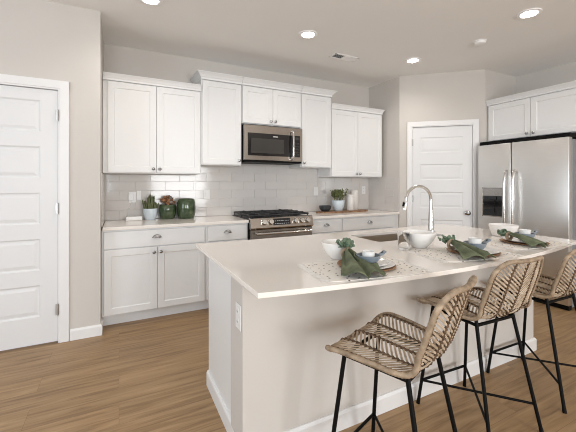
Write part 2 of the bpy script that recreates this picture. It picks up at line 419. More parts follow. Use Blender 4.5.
def cabinet(name, label, cat, loc, rz, W, D, z0, z1, toe=0, fronts=(), crown=None, group=None, filler=(0, 0)):
    """local x 0..W, front of the box at y=0 (doors in front of it), back at y=D"""
    t = thing(name, label, cat, loc, rz, group)
    b = BM(); box(b, 0, W, 0, D, z0, z1, .001)
    if toe: box(b, .0, W, .065, D, 0, z0-.0005)
    obj('body', b, M_cab, t)
    for f in fronts:
        kind, x0, x1, a, c, hw = f
        b = BM(); shaker(b, x0, x1, a, c, -.0205, slab=(kind == 'drawer'))
        p = obj(kind, b, M_cab, t)
        if hw:
            (cup_pull if kind == 'drawer' else knob)(p, hw[0], -.0205, hw[1])
    if crown:
        zc, zt, proj, left, right = crown
        b = BM()
        f0, h = -.0215, zt-zc
        prof = [(0, 0), (.10, 0), (.10, .3), (.22, .36), (.45, .62), (.82, .86), (1, .9), (1, 1), (0, 1)]
        loops = []
        for q, k in prof:
            e = q*proj
            xl = -e if left else .0005; xr = W+e if right else W-.0005
            pts = [(xl, D-.003), (xl, f0-e), (xr, f0-e), (xr, D-.003)]
            loops.append([b.verts.new((x, y, zc+h*k)) for x, y in pts])
        for r_, q_ in zip(loops, loops[1:]):
            for i in range(4):
                j = (i+1) % 4
                try: b.faces.new((r_[i], r_[j], q_[j], q_[i]))
                except ValueError: pass
        b.faces.new(loops[0][::-1]); b.faces.new(loops[-1])
        obj('crown_moulding', b, M_cab, t)
    return t
FY = 3.355   # base cabinet box front (doors reach 3.335)
TZ = .866    # top of base boxes
X = [CX+.003, .775, 1.225, 1.988, 2.443, 3.318]
def base_cab(label, x0, x1, two, knob_side=1):
    W = x1-x0-.001
    fr = [('drawer', .018, W-.012, .700, .852, (W/2, .785))]
    if two:
        mid = W/2+.003
        fr += [('door', .018, mid-.002, .112, .692, (mid-.03, .645)), ('door', mid+.002, W-.012, .112, .692, (mid+.03, .645))]
    else: fr += [('door', .018, W-.012, .112, .692, (W-.05 if knob_side > 0 else .05, .645))]
    return cabinet('base_cabinet', label, 'cabinet', (x0, FY, 0), 0, W, BY-FY-.003, .105, TZ, True, fr, None, 'white base cabinets along the back wall')
base_cab('wide white base cabinet with drawer and two doors beside the left door wall', X[0], X[1], True)
base_cab('narrow white base cabinet just left of the gas range', X[1], X[2], False, -1)
base_cab('narrow white base cabinet just right of the gas range', X[3], X[4], False)
base_cab('wide white base cabinet at the right end under the wooden board', X[4], X[5], True)
b = BM(); box(b, X[5]+.001, 3.383, FY-.002, FY+.02, .0, TZ); o = obj('filler_strip', b, M_cab); tag(o, 'narrow white filler strip between right base cabinet and wall', 'trim')
# wall cabinets
UY = 3.622
def upper(label, x0, x1, z0, z1, doors, crown, knobs, left_fill=0, rail=True):
    W = x1-x0-.001; fr = []
    if doors == 2:
        a = left_fill+.008; mid = (a+W-.008)/2
        fr = [('door', a, mid-.002, z0+.008, z1-.01, (mid-.030, z0+.045)), ('door', mid+.002, W-.008, z0+.008, z1-.01, (mid+.030, z0+.045))]
    else:
        fr = [('door', .010, W-.010, z0+.008, z1-.01, ((W-.035) if knobs > 0 else .035, z0+.055))]
    return cabinet('wall_cabinet', label, 'cabinet', (x0, UY, 0), 0, W, BY-UY-.012, z0, z1, 0, fr, crown, 'white wall cabinets on the back wall')
upper('white two-door wall cabinet nearest the left door wall', X[0], .787, 1.384, 2.275, 2, (2.272, 2.335, .03, False, False), 0, left_fill=.03)
upper('tall single-door white wall cabinet left of the microwave', .789, 1.246, 1.487, 2.41, 1, (2.407, 2.482, .055, True, False), 1)
upper('short two-door white wall cabinet above the microwave', 1.248, 2.016, 1.972, 2.41, 2, (2.407, 2.482, .055, False, False), 0)
upper('tall single-door white wall cabinet right of the microwave', 2.018, 2.470, 1.487, 2.41, 1, (2.407, 2.482, .055, False, True), -1)
upper('white two-door wall cabinet at the right end over the wooden board', 2.468, 3.336, 1.372, 2.265, 2, (2.262, 2.327, .03, False, True), 0)
# countertops on the back wall
def back_counter(label, x0, x1):
    b = BM(); box(b, x0, x1, 3.312, BY-.012, .868, .897, .003); o = obj('countertop', b, M_quartz); tag(o, label, 'countertop')
back_counter('pale quartz countertop left of the range', CX+.012, 1.222)
back_counter('pale quartz countertop right of the range', 1.993, 3.378)

# ------------------------------------------------------------------ microwave
t = thing('microwave', 'stainless over-the-range microwave between the tall wall cabinets', 'microwave', (1.256, 3.575, 1.529))
MW, MH = .757, .425
b = BM(); box(b, 0, MW, .02, .36, .02, MH, .003); obj('body', b, M_blackmetal, t)
b = BM(); box(b, 0, MW, -.012, .019, .022, MH, .004); dr = obj('door', b, M_steelw, t)
b = BM(); box(b, .045, .745-.12, -.0145, -.011, .075, .335, .001); obj('window_frame', b, M_black, dr)
b = BM(); box(b, .085, .50, -.0155, -.0140, .105, .275, .0005); obj('window_mesh', b, M_mesh, dr)
b = BM(); box(b, .36, .42, -.0160, -.0150, .298, .310); obj('badge', b, M_steel, dr)
b = BM(); box(b, .640, .722, -.0145, -.011, .075, .335, .001); cp = obj('control_panel', b, M_black, t)
b = BM(); box(b, .652, .712, -.0155, -.0143, .285, .315); obj('clock_display', b, M_display, cp).data.materials[0] = M_mesh
for i in range(3):
    for j in range(5):
        b = BM(); box(b, .652+i*.022, .666+i*.022, -.0155, -.0143, .095+j*.034, .112+j*.034); obj('button', b, M_mesh, cp)
b = BM(); tube(b, spline([(.607, -.013, .385), (.607, -.05, .37), (.605, -.062, .30), (.604, -.064, .21), (.605, -.062, .12), (.607, -.05, .055), (.607, -.013, .042)], 6), .013, 12)
obj('handle', b, M_chrome, t, smooth=60)
b = BM(); box(b, .01, MW-.01, -.005, .35, 0, .0195, .002); obj('vent_base', b, M_blackmetal, t)

# ------------------------------------------------------------------ gas range
RX0 = 1.228; RW = .759
t = thing('gas_range', 'stainless slide-in gas range with black grates below the microwave', 'range', (RX0, 3.29, 0))
RD = .62
b = BM(); box(b, 0, RW, .03, RD, .08, .885, .003); box(b, .03, RW-.03, .06, RD, 0, .08); obj('body', b, M_blackmetal, t)
b = BM(); extrude_profile(b, [(-.022, .800), (-.030, .812), (-.004, .912), (.012, .918), (.045, .918), (.045, .800)], 0, RW); pan = obj('control_panel', b, M_steelw, t)
def on_panel(z): # y of the sloped face
    return -.030+(z-.812)/.1*.026
tilt = math.atan2(.026, .1)
PT = lambda x, z: Matrix.Translation((x, on_panel(z), z)) @ Matrix.Rotation(-tilt, 4, 'X')
b = BM(); box(b, -.105, .105, -.002, .001, -.036, .036, .001, PT(.362, .868)); dp = obj('display', b, M_black, pan)
rr = random.Random(5)
for j in range(2):
    b = BM()
    for i in range(7): box(b, -.085+i*.026, -.085+i*.026+rr.uniform(.008, .018), -.0028, -.0022, -.024+j*.03, -.018+j*.03, 0, PT(.362, .868))
    obj('display_marks', b, M_display, dp)
for x in (.150, .228, .530, .607, .684):
    b = BM(); lathe(b, [(0, 0), (.034, 0), (.034, .004), (.029, .008), (.0275, .030), (.024, .036), (0, .037)], 20, T=PT(x, .868) @ Matrix.Rotation(PI/2, 4, 'X'))
    box(b, -.003, .003, -.038, -.032, -.018, .018, 0, PT(x, .868))
    obj('knob', b, M_chrome, pan, smooth=40)
b = BM(); box(b, .004, RW-.004, -.010, .029, .20, .792, .004); dr = obj('oven_door', b, M_steelw, t)
b = BM(); box(b, .09, RW-.09, -.013, -.009, .34, .66, .002); obj('oven_window', b, M_black, dr)
b = BM(); tube(b, [(.05, -.058, .752), (RW-.05, -.058, .752)], .013, 14)
for x in (.07, RW-.07): cyl(b, (x, -.058, .752), (x, -.009, .752), .010, 10)
obj('oven_handle', b, M_chrome, dr, smooth=60)
b = BM(); box(b, .004, RW-.004, -.008, .029, .085, .192, .004); obj('drawer', b, M_steelw, t)
b = BM(); box(b, 0, RW, .046, RD, .8855, .903, .003); obj('cooktop', b, M_iron, t)
for gx in range(3):
    b = BM(); x0 = .012+gx*.246; x1 = x0+.242; y0, y1 = .062, .60
    for x in (x0+.008, x1-.008): tube(b, [(x, y0, .936), (x, y1, .936)], .0105, 6)
    for y in (y0+.006, y1-.006): tube(b, [(x0, y, .936), (x1, y, .936)], .0105, 6)
    for y in (.19, .33, .47): tube(b, [(x0, y, .944), (x1, y, .944)], .0095, 6)
    tube(b, [((x0+x1)/2, y0, .944), ((x0+x1)/2, y1, .944)], .0095, 6)
    for x in (x0+.01, x1-.01):
        for y in (y0+.01, y1-.01, .33): cyl(b, (x, y, .902), (x, y, .936), .007, 8)
    obj('grate', b, M_iron, t)
for (x, y, r_) in ((.135, .19, .045), (.135, .46, .035), (.38, .33, .05), (.625, .19, .04), (.625, .46, .045)):
    b = BM(); lathe(b, [(0, 0), (r_, 0), (r_, .008), (r_*.7, .012), (r_*.65, .018), (0, .019)], 20, (x, y, .9025)); obj('burner', b, M_iron, t, smooth=40)

# ------------------------------------------------------------------ refrigerator
FX = 4.0; FYL = 2.625; FW = .945
t = thing('refrigerator', 'stainless side-by-side refrigerator with water dispenser right of the pantry door', 'refrigerator', (FX, FYL, 0), -PI/2)
b = BM(); box(b, .004, FW-.004, .075, .76, .03, 1.735, .004); obj('body', b, M_side, t)
SPL = .392
def fdoor(x0, x1, name):
    b = BM(); box(b, x0, x1, 0, .068, .055, 1.752, .006, None, 3); return obj(name, b, M_steel, t, smooth=35)
fl_ = fdoor(.002, SPL-.006, 'freezer_door'); fr_ = fdoor(SPL+.006, FW-.002, 'fresh_food_door')
def fhandle(par, x, out):
    b = BM(); tube(b, spline([(x, .0, 1.43), (x, -.030, 1.415), (x, -.052, 1.33), (x, -.060, 1.12), (x, -.060, .95), (x, -.052, .73), (x, -.030, .645), (x, .0, .63)], 6), .0145, 12)
    obj('handle', b, M_handle, par, smooth=60)
fhandle(fl_, SPL-.046, 0); fhandle(fr_, SPL+.046, 0)
b = BM()
x0, x1, z0, z1 = .055, .305, .885, 1.235
for (a, c, e, g) in ((x0, x0+.012, z0, z1), (x1-.012, x1, z0, z1), (x0, x1, z0, z0+.012), (x0, x1, z1-.012, z1)): box(b, a, c, -.006, .0, e, g, .0015)
dsp = obj('dispenser', b, M_steelw, fl_)
b = BM(); box(b, x0+.012, x1-.012, -.003, -.0005, 1.135, z1-.012); obj('dispenser_panel', b, M_steelw, dsp)
b = BM(); box(b, x0+.012, x1-.012, -.0022, -.0005, z0+.012, 1.135); obj('dispenser_recess', b, M_black, dsp)
b = BM(); box(b, x0+.095, x1-.095, -.012, -.002, .94, 1.09, .003); box(b, x0+.075, x1-.075, -.016, -.002, 1.09, 1.13, .003); obj('dispenser_paddle', b, M_black, dsp)
b = BM(); box(b, SPL-.005, SPL+.005, .03, .072, .06, 1.75); obj('door_gap_shade', b, M_dark, t)  # dark strip added to paint the shade in the split between the doors
b = BM(); box(b, .01, FW-.01, .02, .074, .006, .05, .002); obj('kick_grille', b, M_blackmetal, t)
b = BM(); box(b, .004, FW-.004, .030, .70, 1.7525, 1.798, .004); obj('top_gap_shade', b, M_blackmetal, t)  # black filler standing in for the shade between fridge top and cabinet
# cabinet over the refrigerator
cabinet('wall_cabinet', 'white two-door wall cabinet above the refrigerator', 'cabinet', (4.212, 2.632, 0), -PI/2, 1.08, WR-4.212-.003, 1.815, 2.275, 0,
        [('door', .022, .502, 1.823, 2.265, (.470, 1.862)), ('door', .506, 1.058, 1.823, 2.265, (.540, 1.862))], (2.272, 2.335, .04, False, True))

# ------------------------------------------------------------------ island
IX0, IX1 = .496, 2.85; IY = 1.425
t = thing('kitchen_island', 'white and greige kitchen island base in the foreground', 'island', (0, 0, 0))
b = BM()
box(b, .518, 1.55, IY+.18, 2.115, 0, .80); box(b, 2.27, IX1-.02, IY+.18, 2.115, 0, .80); box(b, 1.55, 2.27, IY+.18, 1.70, 0, .80); box(b, 1.55, 2.27, 2.09, 2.115, 0, .80)
box(b, .518, 1.55, IY+.18, 2.115, .80, .863); box(b, 2.27, IX1-.02, IY+.18, 2.115, .80, .863)
obj('cabinet_body', b, M_cab, t)
b = BM(); box(b, .510, .5178, IY+.1805, 2.118, .0, .863); obj('end_panel', b, M_cab, t)
b = BM(); box(b, IX0, IX1, IY, IY+.18, 0, .863, .002); obj('half_wall', b, M_wall, t)
b = BM(); box(b, IX0-.012, IX1+.012, IY-.014, IY+.03, .838, .8635, .003); obj('cap_trim', b, M_trim, t)
b = BM(); box(b, IX0-.006, IX0+.07, IY-.088, IY-.0145, .826, .8635, .003); obj('support_bracket', b, M_trim, t)
b = BM(); extrude_profile(b, base_profile(.095, .014), IX0-.0, IX1+.0, 1, -1); bmesh.ops.translate(b, vec=(0, IY-.0003, 0), verts=b.verts[:]); obj('baseboard', b, M_trim, t)
b = BM(); extrude_profile(b, base_profile(.095, .014), -2.118, -IY-.1255, 0, 0)
bmesh.ops.transform(b, matrix=Matrix.Translation((.5097, 0, 0)) @ Matrix.Rotation(-PI/2, 4, 'Z'), verts=b.verts[:]); obj('baseboard', b, M_trim, t)
b = BM(); extrude_profile(b, base_profile(.095, .014), IY, IY+.18, 1, 0)
bmesh.ops.transform(b, matrix=Matrix.Translation((IX1+.0003, 0, 0)) @ Matrix.Rotation(PI/2, 4, 'Z'), verts=b.verts[:]); obj('baseboard', b, M_trim, t)
# countertop with a bowed front and a sink cut-out
CZ = .885
xs0, xs1 = .447, 2.862; yc, yb_, bow = 1.118, 2.215, .118
out = [(xs1, yb_), (xs0, yb_)]
N_ = 40
for i in range(N_+1):
    s_ = i/N_; x = xs0+(xs1-xs0)*s_
    out.append((x, yc-bow*(1-(2*s_-1)**2)+.035*s_))
SK = (1.575, 2.245, 1.73, 2.062)
def rrect(x0, x1, y0, y1, r_, n=5):
    p = []
    for cx, cy, a0 in ((x1-r_, y1-r_, 0), (x0+r_, y1-r_, PI/2), (x0+r_, y0+r_, PI), (x1-r_, y0+r_, 1.5*PI)):
        for i in range(n+1): a = a0+PI/2*i/n; p.append((cx+r_*math.cos(a), cy+r_*math.sin(a)))
    return p
b = BM(); es = []
for loop in (out, rrect(*SK, .03)):
    vs = [b.verts.new((x, y, CZ)) for x, y in loop]
    es += [b.edges.new((vs[i], vs[(i+1) % len(vs)])) for i in range(len(vs))]
bmesh.ops.triangle_fill(b, use_beauty=True, use_dissolve=False, edges=es)
r_ = bmesh.ops.extrude_face_region(b, geom=b.faces[:])
bmesh.ops.translate(b, vec=(0, 0, -.0205), verts=[v for v in r_['geom'] if isinstance(v, bmesh.types.BMVert)])
o = obj('countertop', b, M_quartz); tag(o, 'pale quartz island countertop with bowed seating edge and undermount sink', 'countertop')
m_ = o.modifiers.new('edge', 'BEVEL'); m_.width = .002; m_.segments = 2; m_.limit_method = 'ANGLE'; m_.angle_limit = math.radians(60)
# sink
b = BM(); ol = rrect(SK[0]-.006, SK[1]+.006, SK[2]-.006, SK[3]+.006, .035); il = rrect(SK[0]-.001, SK[1]+.001, SK[2]-.001, SK[3]+.001, .03)
zt, zb = CZ-.0215, CZ-.20
n = len(ol)
R = [[b.verts.new((x, y, z)) for x, y in l] for l, z in ((ol, zb-.004), (ol, zt), (il, zt), (il, zb))]
for p, q in zip(R, R[1:]):
    for i in range(n): b.faces.new((p[i], p[(i+1) % n], q[(i+1) % n], q[i]))
b.faces.new(R[-1]); b.faces.new(R[0][::-1])
s = thing('sink', 'undermount stainless sink basin in the island countertop', 'sink', (0, 0, 0)); obj('basin', b, M_basin, s)
b = BM(); lathe(b, [(0, .006), (.03, .004), (.043, .0), (.043, -.0)], 20, (1.93, 1.89, zb+.0005)); obj('drain', b, M_chrome, s)
# faucet
t = thing('faucet', 'tall chrome gooseneck faucet beside the island sink', 'faucet', (2.302, 1.915, CZ+.0005))
b = BM(); lathe(b, [(0, 0), (.031, 0), (.031, .006), (.024, .012), (.022, .05), (.0175, .17), (.0145, .20), (0, .2)], 24); obj('body', b, M_chrome, t, smooth=40)
pts = [(0, 0, .19), (0, 0, .25)]
cxx, czz, rr_ = -.142, .262, .142
for i in range(0, 17): a = PI*i/16*.96; pts.append((cxx+rr_*math.cos(a), 0, czz+rr_*.80*math.sin(a)))
b = BM(); tube(b, pts, .0125, 14); obj('spout', b, M_chrome, t, smooth=60)
e = Vector(pts[-1])
b = BM(); tube(b, [e+Vector((0, 0, .005)), e+Vector((-.004, 0, -.025)), e+Vector((-.012, 0, -.06)), e+Vector((-.017, 0, -.085))], [.0135, .0155, .019, .0175], 16); sp = obj('spray_head', b, M_chrome, t, smooth=60)
b = BM(); tube(b, [e+Vector((-.0205, 0, -.028)), e+Vector((-.028, 0, -.06))], .010, 10); obj('spray_button', b, M_blackmetal, sp, smooth=60)

# ------------------------------------------------------------------ stools
FA, FYF, FYR, TA, TYF, TYR, ZT, ZN = .197, .221, -.221, .144, .16, -.107, .58, .14
prof = [(.208, .588), (.200, .606), (.172, .618), (.08, .617), (-.03, .607), (-.09, .602), (-.138, .607), (-.176, .640), (-.203, .70), (-.229, .78), (-.253, .858), (-.274, .918)]
PS = spline([(0, y, z) for y, z in prof], 8)
acc = [0]
for p, q in zip(PS, PS[1:]): acc.append(acc[-1]+(q-p).length)
LT = acc[-1]
def prof_at(bv):
    bv = min(max(bv, 0), LT)
    for i in range(len(acc)-1):
        if acc[i+1] >= bv:
            k = (bv-acc[i])/max(1e-9, acc[i+1]-acc[i]); return PS[i].lerp(PS[i+1], k)
    return PS[-1]
LB = acc[7*8]  # where the seat turns up into the back
def halfw(bv):
    K = [(0, .232), (.06, .243), (.2, .224), (LB-.05, .196), (LB+.03, .192), (LB+.2, .188), (LT, .168)]
    for (a, wa), (c, wc) in zip(K, K[1:]):
        if bv <= c: return wa+(wc-wa)*(bv-a)/(c-a)
    return K[-1][1]
def surf(u, bv):
    """u in -1..1 across, bv along"""
    p = prof_at(bv); wv = halfw(bv)
    q = prof_at(bv+.005); tg = (q-prof_at(bv-.005)).normalized()
    nrm = Vector((0, -tg.z, tg.y))       # up on the seat, forward(-?) on the back
    if nrm.z < 0 and bv < LB: nrm = -nrm
    m = min(1, max(0, (bv-LB+.05)/.11)); m = m*m*(3-2*m)      # 0 on the seat, 1 on the back
    up_ = .014*(1-m)+.012*math.exp(-((bv-LB)/.05)**2); fw_ = .034*m
    e = (u*u)*min(1, bv/.08)
    fwd = Vector((0, fw_, up_)); k = e
    return Vector((u*wv, p.y, p.z))+fwd*k
RC = .075
def inside(u, bv):
    x = abs(u)*.2
    for c0 in (0, LT):
        dy = bv if c0 == 0 else LT-bv
        if dy < RC and x > .2-RC:
            if (RC-dy)**2+(x-(.2-RC))**2 > RC*RC: return False
    return 0 <= bv <= LT
def umax(bv):
    dy = min(bv, LT-bv)
    if dy >= RC: return 1
    return (.2-RC+math.sqrt(max(0, RC*RC-(RC-dy)**2)))/.2
def boundary():
    pts = []
    n = 36
    bs = [RC*(1-math.cos(PI/2*i/9)) for i in range(9)]+[RC+(LT-2*RC)*i/n for i in range(n+1)]+[LT-RC*(1-math.cos(PI/2*i/9)) for i in range(8, -1, -1)]
    right = [(umax(v), v) for v in bs]; left = [(-umax(v), v) for v in bs[::-1]]
    top = [(u, LT) for u in [right[-1][0]*(1-2*i/8) for i in range(1, 8)]]
    bot = [(u, 0) for u in [left[-1][0]*(1-2*i/8) for i in range(1, 8)]]
    return [surf(u, v) for u, v in right+top+left+bot]
RIBS = [-.94, -.47, 0, .47, .94]
def nrm(u, v):
    a = surf(u+.02, v)-surf(u-.02, v); c = surf(u, min(v+.004, LT))-surf(u, max(v-.004, 0)); return a.cross(c).normalized()
def weave(b0, b1, signs, pitch=.0195, rise=.062):
    b = BM()
    for c in range(4):
        ua, ub = RIBS[c], RIBS[c+1]; sg = signs[c]
        v = b0-.05
        while v < b1+.05:
            pts = []
            for k in range(5):
                s_ = k/4; u = ua+(ub-ua)*s_; vv = v+sg*(s_-.5)*rise
                if b0-.004 <= vv <= b1+.004 and 0 <= vv <= LT and abs(u) <= umax(vv)+.01: pts.append((u, vv))
            if len(pts) >= 2:
                um, vm = pts[len(pts)//2]
                tube(b, [surf(u, vv) for u, vv in pts], .0047, 6, flat=.45, up=nrm(um, vm))
            v += pitch
    return b
def braids(b0, b1):
    b = BM()
    for u in RIBS:
        vs = [v for v in [b0+(b1-b0)*i/(2*22) for i in range(45)] if abs(u) <= umax(v)]
        if len(vs) > 2: tube(b, [surf(u, v) for v in vs], [.0042+.0036*(i % 2) for i in range(len(vs))], 6)
    return b
def coil(P, step):
    Q = list(P)+[P[0]]; out = []; carry = 0
    for p, q in zip(Q, Q[1:]):
        L_ = (q-p).length; d = carry
        while d < L_: out.append(p.lerp(q, d/L_)); d += step
        carry = d-L_
    if len(out) % 2: out.pop()
    return out
def make_stool(label):
    t = thing('bar_stool', label, 'bar stool', (0, 0, 0), 0, 'woven rattan bar stools along the island')
    p = obj('seat', weave(.0, LB, (1, -1, 1, -1)), M_ratt, t, smooth=60); obj('braid', braids(.0, LB), M_braid, p, smooth=60, label='dark brown braid lines')
    p = obj('backrest', weave(LB+.004, LT, (-1, -1, 1, 1)), M_ratt, t, smooth=60); obj('braid', braids(LB+.004, LT), M_braid, p, smooth=60, label='dark brown braid lines')
    b = BM(); bp_ = coil(boundary(), .0055); tube(b, bp_, [.0112 if i % 2 else .0098 for i in range(len(bp_))], 8, closed=True); obj('rim_binding', b, M_rim, t, smooth=60)
    def leg_pt(sx, fr, z):
        F = Vector((sx*FA, FYF if fr else FYR, 0)); T_ = Vector((sx*TA, TYF if fr else TYR, ZT)); return F+(T_-F)*(z/ZT)
    for fr in (True, False):
        for sx in (-1, 1):
            b = BM(); tube(b, [leg_pt(sx, fr, .012), leg_pt(sx, fr, .603)], .0092, 10); lg = obj('leg', b, M_blackmetal, t, smooth=60)
            b = BM(); p = leg_pt(sx, fr, .001); q = leg_pt(sx, fr, .024); tube(b, [p, q], .0105, 10); obj('foot_cap', b, M_blackmetal, lg, smooth=60)
    b = BM(); zf = .572; c4 = [leg_pt(-1, True, zf), leg_pt(1, True, zf), leg_pt(1, False, zf), leg_pt(-1, False, zf)]
    for i in range(4): tube(b, [c4[i], c4[(i+1) % 4]], .0085, 8)
    obj('seat_frame', b, M_blackmetal, t, smooth=60)
    b = BM(); tube(b, [leg_pt(-1, True, ZN), leg_pt(1, True, ZN)], .0072, 8); obj('footrest', b, M_blackmetal, t, smooth=60)
    for sx in (-1, 1):
        b = BM(); p, q = leg_pt(sx, True, ZN), leg_pt(-sx, False, ZN); dz = Vector((0, 0, .0 if sx < 0 else -.001)); tube(b, [p+dz, q+dz], .0066, 8); obj('cross_brace', b, M_blackmetal, t, smooth=60)
    return t
st = make_stool('woven rattan bar stool nearest the camera, turned slightly left')
st.location = (1.025, 1.020, 0); st.rotation_euler = (0, 0, .346)
copy_tree(st, None, (1.743, 1.155, 0), -.041, 'woven rattan bar stool in the middle of the three')
copy_tree(st, None, (2.42, 1.168, 0), -.025, 'woven rattan bar stool farthest right, cut by the picture edge')

# ------------------------------------------------------------------ place settings
Z0 = CZ+.0008
def superell(a, b_, n=48, p=5):
    out = []
    for i in range(n):
        t_ = 2*PI*i/n; c_, s_ = math.cos(t_), math.sin(t_)
        out.append((a*math.copysign(abs(c_)**(2/p), c_), b_*math.copysign(abs(s_)**(2/p), s_)))
    return out
def leaf_disc(b, c, nrm, r, asp=1.15):
    nrm = Vector(nrm).normalized(); u = nrm.orthogonal().normalized(); v = nrm.cross(u)
    c = Vector(c); n = 10
    top = [b.verts.new(c+u*math.cos(2*PI*i/n)*r*asp+v*math.sin(2*PI*i/n)*r+nrm*(.004*math.cos(4*PI*i/n))) for i in range(n)]
    ct = b.verts.new(c-nrm*.003)
    for i in range(n): b.faces.new((ct, top[i], top[(i+1) % n]))
PL = ['nearest the camera', 'in the middle of the island', 'nearest the refrigerator']
def place(idx, cx, cy, mx, my, mrot, nap_from, nap_to, spread, bowl_c, bowl_kind, cup_off):
    w_ = PL[idx]
    b = BM(); prism(b, superell(.245, .165, 48, 9), 0, .0025)
    o = obj('placemat', b, M_linen, loc=(mx, my, Z0)); o.rotation_euler = (0, 0, mrot)
    tag(o, 'dotted white linen placemat with fringe, '+w_, 'placemat', 'dotted placemats on the island')
    rr = random.Random(idx)
    for s in (-1, 1):
        b = BM()
        y = -.155
        while y < .156:
            L_ = .03+rr.uniform(-.004, .004)
            tube(b, [(s*.243, y, .0014), (s*(.243+L_*.5), y+rr.uniform(-.003, .003), .0014), (s*(.243+L_), y+rr.uniform(-.004, .004), .001)], .0011, 4); y += .0065
        obj('fringe', b, M_canw, o)
    z = Z0+.003
    b = BM(); lathe(b, [(0, 0), (.10, 0), (.134, .007), (.1375, .010), (.134, .0115), (.102, .005), (0, .005)], 40); o = obj('charger_plate', b, M_char, loc=(cx+(.014 if idx < 2 else .034), cy-.004, z), smooth=30)
    tag(o, 'round brown wooden charger plate under the white plate, '+w_, 'charger plate', 'wooden chargers on the island')
    z += .0058
    b = BM(); lathe(b, [(0, 0), (.075, 0), (.118, .011), (.121, .0135), (.117, .0145), (.076, .0045), (0, .004)], 40); o = obj('dinner_plate', b, M_white, loc=(cx+(.020 if idx < 2 else .046), cy-(.014 if idx < 2 else .002), z), smooth=30); plc = Vector((o.location.x, o.location.y, 0))
    tag(o, 'white dinner plate on the wooden charger, '+w_, 'plate', 'white dinner plates on the island')
    z += .005
    if idx == 0:
        b = BM(); lathe(b, [(0, 0), (.050, 0), (.084, .016), (.087, .019), (.083, .020), (.056, .005), (0, .004)], 36); o = obj('salad_plate', b, M_white, loc=(cx+.018, cy-.034, z), smooth=30)
        tag(o, 'small white salad plate stacked on the dinner plate nearest the camera', 'plate'); z += .0085
    # blue-grey handled bowl
    bx, by = cx+cup_off[0], cy+cup_off[1]
    t = thing('handled_bowl', 'blue-grey bowl with flat handle holding a white cup, '+w_, 'bowl', (bx, by, z), cup_off[2], 'blue-grey bowls on the island')
    bs_ = .84 if idx == 0 else .9; t.scale = (bs_, bs_, bs_)
    b = BM(); lathe(b, [(0, 0), (.030, 0), (.045, .012), (.060, .035), (.066, .054), (.063, .055), (.056, .036), (.041, .015), (.028, .006), (0, .005)], 32); obj('bowl_body', b, M_blue, t, smooth=50)
    b = BM(); box(b, .058, .102, -.022, .022, .046, .054, .003); bmesh.ops.rotate(b, verts=b.verts[:], cent=(.06, 0, .05), matrix=Matrix.Rotation(-.62, 3, 'Y'))
    hd = obj('handle', b, M_blue, t)
    b = BM(); lathe(b, [(0, 0), (.0065, 0), (.0065, .002), (0, .002)], 12, T=Matrix.Translation((.06, 0, .05)) @ Matrix.Rotation(-.62, 4, 'Y') @ Matrix.Translation((.024, 0, .0035))); obj('handle_hole', b, M_dark, hd)
    q_ = 1.0 if idx == 0 else 1.18
    b = BM(); lathe(b, [(r_*q_, z_*q_) for r_, z_ in [(0, .0), (.022, .0), (.027, .015), (.0295, .047), (.030, .050), (.0265, .050), (.025, .023), (.019, .006), (0, .005)]], 28); o = obj('cup', b, M_white, loc=(bx, by, z+.0062*bs_+.008), smooth=50)
    tag(o, 'white cup nested in the blue-grey bowl, '+w_, 'cup', 'white cups in the blue-grey bowls')
    # napkin
    p0 = Vector(nap_from+(CZ+.045,)); p1 = Vector(nap_to+(CZ+.012,))
    d = (p1-p0); dh = Vector((d.x, d.y, 0)).normalized(); side = Vector((-dh.y, dh.x, 0)); Lh = Vector((d.x, d.y, 0)).length
    b = BM(); rows, cols = 22, 33; g = []
    rr = random.Random(11+idx)
    ph = rr.uniform(0, 6)
    for i in range(rows+1):
        s_ = i/rows; row = []
        for j in range(cols+1):
            q = j/cols*2-1
            wd = .016+spread*(s_**.8)
            zf = (1-s_)**1.5
            zc = CZ+.014+.046*(1-s_)**1.0*(1 if s_ < 1 else 0)+.006*math.sin(s_*PI)
            fold = (math.cos(q*PI*2.5+ph)*(.009*(1-.3*s_))-.020*math.exp(-(q-.1)**2/.012)*min(1, s_*2.5))*(1 if abs(q) < .95 else .6)
            arch = (1-q*q)*(.012+.016*s_)
            pos = p0+dh*(s_*Lh*(1-.16*q*q*s_+.05*math.sin(q*7+ph)*s_))+side*(q*wd)
            zz = max(zc+fold+arch*(.6), CZ+.036*(1 if s_ < .7 else 1-.72*(s_-.7)/.3)+.004*math.cos(q*9+ph))
            fl = Vector((pos.x, pos.y, 0)); away = fl-Vector((bx, by, 0)); rb_ = .068*bs_+.006
            if away.length < rb_: fl = Vector((bx, by, 0))+away.normalized()*rb_
            if (fl-plc).length < .128: zz = max(zz, CZ+(.044 if idx == 0 else .035)+.003*math.cos(q*9+ph))
            row.append(b.verts.new((fl.x, fl.y, zz)))
        g.append(row)
    for i in range(rows):
        for j in range(cols): b.faces.new((g[i][j], g[i][j+1], g[i+1][j+1], g[i+1][j]))
    o = obj('napkin', b, M_napkin, smooth=180)
    tag(o, 'green linen napkin draped over the charger, '+w_, 'napkin', 'green napkins on the island')
    sm = o.modifiers.new('thickness', 'SOLIDIFY'); sm.thickness = .003; sm.offset = 1
    # gathered end behind the ring
    b = BM(); k = p0-dh*.004
    tube(b, [k+side*math.cos(a)*.025+Vector((0, 0, math.sin(a)*.021+.004)) for a in [2*PI*i/24 for i in range(24)]], .0095, 8, closed=True)
    o = obj('napkin_ring', b, M_rim, smooth=60); tag(o, 'wooden ring around the green napkin, '+w_, 'napkin ring', 'napkin rings on the island')
    # sprig of round eucalyptus leaves
    t = thing('eucalyptus_sprig', 'round-leaved eucalyptus sprig at the napkin ring, '+w_, 'greenery', tuple(p0-dh*(.006 if idx == 0 else .022)+Vector((0, 0, .024 if idx == 0 else .002))), 0, 'eucalyptus sprigs on the napkins')
    rr = random.Random(40+idx)
    bs, bl = BM(), BM()
